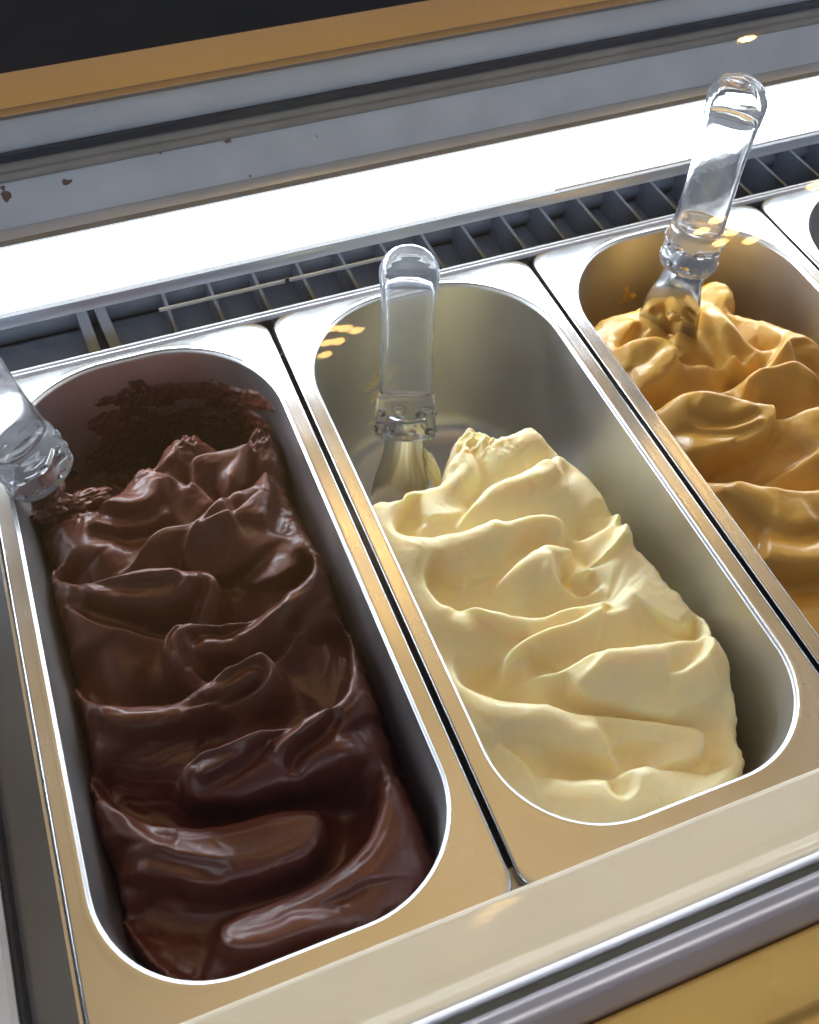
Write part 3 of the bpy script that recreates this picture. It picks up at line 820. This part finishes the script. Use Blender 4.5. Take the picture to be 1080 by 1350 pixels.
# ------------------------------------------------------------------ air grille behind the pans
gr = empty('air_grille', (0, 0.03, -0.02), 'slate blue slotted air grille between the pans and the light strip', 'grille')
extrude_x('grille_tray', [(0.004, -0.034), (0.0885, -0.034), (0.0885, 0.02), (0.0865, 0.02), (0.0865, -0.031), (0.006, -0.031)], X0, X1, DUCT, gr)
extrude_x('duct_bead', [(0.072 + 0.011 * math.cos(t * math.pi / 8), -0.022 + 0.010 * math.sin(t * math.pi / 8)) for t in range(16)], X0, X1, GRILLE, gr, smooth=True)
extrude_x('duct_bead', [(0.030 + 0.007 * math.cos(t * math.pi / 8), -0.029 + 0.006 * math.sin(t * math.pi / 8)) for t in range(16)], -0.06, X1, DUCT, gr, smooth=True)
extrude_x('grille_back_rail', [(0.056, -0.004), (0.0865, -0.002), (0.0865, -0.008), (0.056, -0.007)], X0, X1, GRILLE, gr, rnd=0.0006)
fin = None
for k in range(28):
    x = -0.052 + 0.0282 * k
    if k == 0:
        fin = extrude_x('grille_fin', [(0.0065, -0.030), (0.0065, -0.010), (0.010, -0.0065), (0.0860, -0.0085), (0.0860, -0.030)], 0, 0.0020, GRILLE, None, rnd=0.0005)
        fin.parent = gr; fin.location = (x, -0.03, 0.02)
    else:
        c = fin.copy(); COL.objects.link(c); c.location = (x, -0.03, 0.02)
for xx, dx in ((-0.101, 0.003), (-0.089, 0.0045)):
    c = fin.copy(); COL.objects.link(c); c.location = (xx, -0.03, 0.02); c.scale = (3.2, 1, 1.0); c.rotation_euler = (0, 0, dx * 15)
# thin pale lines at the back of the pans, drawn as rods
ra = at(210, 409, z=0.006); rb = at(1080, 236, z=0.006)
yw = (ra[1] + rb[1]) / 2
wr = empty('pale_line', (0.3, yw, 0.004), 'thin pale lines along the back of the pans, drawn as rods', 'rail')
def rod(name, y, z, x0, x1, r, mat, parent):
    return extrude_x(name, [(y + r * math.cos(t * math.pi / 5), z + r * math.sin(t * math.pi / 5)) for t in range(10)], x0, x1, mat, parent, smooth=True)
rod('line_rod', ra[1], 0.006, ra[0], at(530, 338, z=0.006)[0], 0.0012, WHITE_ROD, wr)
kx = at(380, 373, z=0.006)[0]
rod('joint', ra[1], 0.006, kx - 0.0012, kx + 0.0012, 0.0021, GRILLE, wr)
rod('line_rod', 0.0042, 0.0005, X0, X1, 0.0010, WHITE_ROD, wr)
rod('chrome_rod', 0.0048, -0.0035, X0, X1, 0.0018, CHROME, wr)
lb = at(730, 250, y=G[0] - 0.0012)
rod('reflection_bar', G[0] - 0.0012, lb[2], lb[0], X1, 0.0011, WHITE_ROD, lamp)  # added rod stands in for a bright reflection along the lower lip

# ------------------------------------------------------------------ tub, supports, front
tub = empty('pan_tub', (0, -0.2, -0.14), 'dark steel well under the pans, seen through the gaps between them', 'tub')
extrude_x('well', [(0.003, -0.125), (0.003, -0.034), (0.0055, -0.034), (0.0055, -0.15), (-0.372, -0.15), (-0.372, -0.012), (-0.3695, -0.012), (-0.3695, -0.125)], X0, X1, STEEL_D, tub)
FILL = simple('slate_grey_filler_steel', (0.12, 0.14, 0.18), 0.22, 0.4, 0.15, 18)  # even slate blue-grey base colour
# left filler plate and side frame
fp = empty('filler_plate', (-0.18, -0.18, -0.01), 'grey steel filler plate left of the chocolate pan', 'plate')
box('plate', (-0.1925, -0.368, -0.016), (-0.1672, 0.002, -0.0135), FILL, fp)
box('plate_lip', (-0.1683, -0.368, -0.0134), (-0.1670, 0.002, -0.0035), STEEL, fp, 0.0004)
sf = empty('side_rail', (-0.2, -0.18, 0), 'pale metal side rail at the bottom left corner', 'rail')
box('rail_body', (-0.215, -0.368, -0.03), (-0.1885, 0.002, -0.001), FRAME_ALU, sf, 0.002)
box('rail_groove', (-0.1880, -0.368, -0.03), (-0.1862, 0.002, -0.0045), BLACK, sf, 0.0003)
# gap blocks at the front between pans
for k, cx in enumerate((-0.167 + 0.167, 0.167, 0.334)):
    b = box('pan_support', (cx - 0.0022, -0.353, -0.02), (cx + 0.0022, -0.340, -0.0065), STEEL_D, None, 0.0004)
    to_local(b, tub)

yP = [-0.3515, -0.3765]
front = empty('front_trim', (0, -0.38, 0), 'cream panel and polished rails along the front of the pans', 'trim')
extrude_x('cream_panel', [(-0.3505, 0.0006), (-0.3505, 0.0026), (-0.353, 0.0036), (-0.3742, 0.0052), (-0.3775, 0.0072), (-0.3812, 0.0078), (-0.3812, -0.004), (-0.356, -0.004)], X0, X1, CREAM, front, rnd=0.0009)
extrude_x('inner_rail', [(-0.3816, 0.000), (-0.3816, 0.0105), (-0.3836, 0.0115), (-0.3840, 0.0105), (-0.3840, 0.000)], X0, X1, CHROME, front, rnd=0.0004)
extrude_x('gasket', [(-0.3843, -0.002), (-0.3843, 0.0060), (-0.3872, 0.0060), (-0.3872, -0.002)], X0, X1, OLIVE, front)
extrude_x('outer_rail', [(-0.3875, -0.004), (-0.3875, 0.0085), (-0.3895, 0.0105), (-0.3925, 0.0088), (-0.3940, 0.0095), (-0.3962, 0.0080), (-0.4010, 0.0005), (-0.4020, -0.010), (-0.400, -0.02), (-0.389, -0.02)], X0, X1, CHROME, front, rnd=0.0007)
tag(extrude_x('customer_counter', [(-0.4024, -0.0045), (-0.4024, -0.040), (-0.80, -0.048), (-0.80, -0.012), (-0.428, -0.012), (-0.4265, -0.0075)], X0, X1, GOLD, None, rnd=0.002), kind='structure')

# curved glass: sheet with real thickness
gp = smooth_path([(-0.3858, 0.004), (-0.3850, 0.038), (-0.3750, 0.084), (-0.347, 0.122), (-0.290, 0.148), (-0.21, 0.162), (-0.12, 0.164), (-0.04, 0.156), (0.02, 0.140), (0.0612, 0.1205)], 8)
nrm = []
for i in range(len(gp)):
    d = gp[min(i + 1, len(gp) - 1)] - gp[max(i - 1, 0)]; nrm.append(np.array([-d[1], d[0]]) / np.linalg.norm(d))
nrm = np.array(nrm)
glass = extrude_x('curved_glass', [tuple(p) for p in gp], X0, X1, PANE, None, smooth=True) if False else None
V = []; Fc = []
for i, p in enumerate(gp):
    V += [(X0, p[0], p[1]), (X1, p[0], p[1])]
for i in range(len(gp) - 1): Fc.append((2 * i, 2 * i + 1, 2 * i + 3, 2 * i + 2))
gl = mesh_obj('curved_glass', V, Fc, PANE); to_local(gl, case)


# ------------------------------------------------------------------ warm pendant bulbs mirrored in the glass
def reflect_dir(u, v):
    d = ray(u, v); d = d / np.linalg.norm(d)
    for i in range(len(gp) - 1, 0, -1):
        a, b = gp[i - 1], gp[i]; e = b - a; n = np.array([0, -e[1], e[0]]); n /= np.linalg.norm(n)
        if n[2] < 0: n = -n
        p0 = np.array([0, a[0], a[1]]); den = d @ n
        if abs(den) < 1e-9: continue
        t = ((p0 - CAM) @ n) / den; h = CAM + t * d
        if t > 0 and min(a[0], b[0]) - 1e-9 <= h[1] <= max(a[0], b[0]) + 1e-9:
            s0 = (h[1] - a[0]) / (b[0] - a[0]); n2 = nrm[i - 1] * (1 - s0) + nrm[i] * s0
            n = np.array([0, n2[0], n2[1]]); n /= np.linalg.norm(n); n = n if n[2] > 0 else -n
            return h, d - 2 * (d @ n) * n
    return None, None


sph = bmesh.new(); bmesh.ops.create_uvsphere(sph, u_segments=16, v_segments=10, radius=1.0)
for f in sph.faces: f.smooth = True
bulb_me = bpy.data.meshes.new('bulb'); sph.to_mesh(bulb_me); sph.free(); bulb_me.materials.append(BULB)
def bulb_cluster(pts, dist, r, label):
    hs = [reflect_dir(u, v) for u, v in pts]; hs = [h for h in hs if h[0] is not None]
    if not hs: print('no hit', pts); return
    ps = [h + d / np.linalg.norm(d) * dist for h, d in hs]; c = np.mean(ps, axis=0)
    root = empty('pendant_lamp', tuple(c), label, 'lamp')
    for p in ps:
        b = bpy.data.objects.new('bulb', bulb_me); COL.objects.link(b); b.parent = root; b.location = tuple(p - c); b.scale = (r, r, r * 1.0)
        s0 = box('socket', (-r * .4, -r * .4, r * 0.9), (r * .4, r * .4, r * 2.0), BLACK, None, 0.001); s0.parent = root; s0.location = tuple(p - c)
    print('lamp at', np.round(c, 2))
bulb_cluster([(438, 433), (455, 433), (470, 436), (430, 452), (446, 450), (428, 468)], 2.0, 0.017, 'cluster of warm bulbs mirrored in the glass over the vanilla pan')
bulb_cluster([(925, 305), (945, 290), (965, 306), (990, 317), (950, 320)], 2.0, 0.017, 'cluster of warm bulbs mirrored in the glass over the caramel pan')
bulb_cluster([(1075, 245), (1072, 262), (1085, 256)], 2.0, 0.017, 'warm bulbs mirrored in the glass at the right edge')
bulb_cluster([(985, 51)], 2.0, 0.017, 'single warm bulb mirrored above the light strip')


# gelato clinging to the blades
def clinging(root, mat, c, axis, L, w_, th, seed):
    a, sv, tv = frame_from(axis, (0.3, -0.6, 0.75)); bm = bmesh.new(); bmesh.ops.create_icosphere(bm, subdivisions=5, radius=1.0)
    from mathutils import noise
    for v in bm.verts:
        p = v.co.copy(); n = noise.fractal(p * 1.6 + Vector((seed, 0, 0)), 1.0, 2.0, 4) * 0.35 + noise.fractal(p * 4 + Vector((seed, 3, 0)), 1.0, 2.0, 2) * 0.05
        p = p * (1 + n); q = c + a * p.x * L + sv * p.y * w_ + tv * p.z * th; v.co = Vector(q)
    for f in bm.faces: f.smooth = True
    me = bpy.data.meshes.new('gelato_smear'); bm.to_mesh(me); bm.free(); me.materials.append(mat)
    o = bpy.data.objects.new('gelato_smear', me); COL.objects.link(o); to_local(o, root)


clinging(sp2, VAN, px3(569, 618, -0.083), px3(578, 640, -0.088) - px3(560, 590, -0.076), 0.016, 0.0045, 0.0035, 3)
clinging(sp1, CHOC, px3(110, 662, -0.070), (1, 0.2, 0), 0.014, 0.007, 0.006, 5)
clinging(sp1, CHOC, px3(70, 672, -0.072), (1, 0.2, 0), 0.012, 0.006, 0.006, 6)
clinging(sp3, CARA, px3(898, 408, -0.074), (1, 0.4, 0.2), 0.010, 0.006, 0.005, 9)
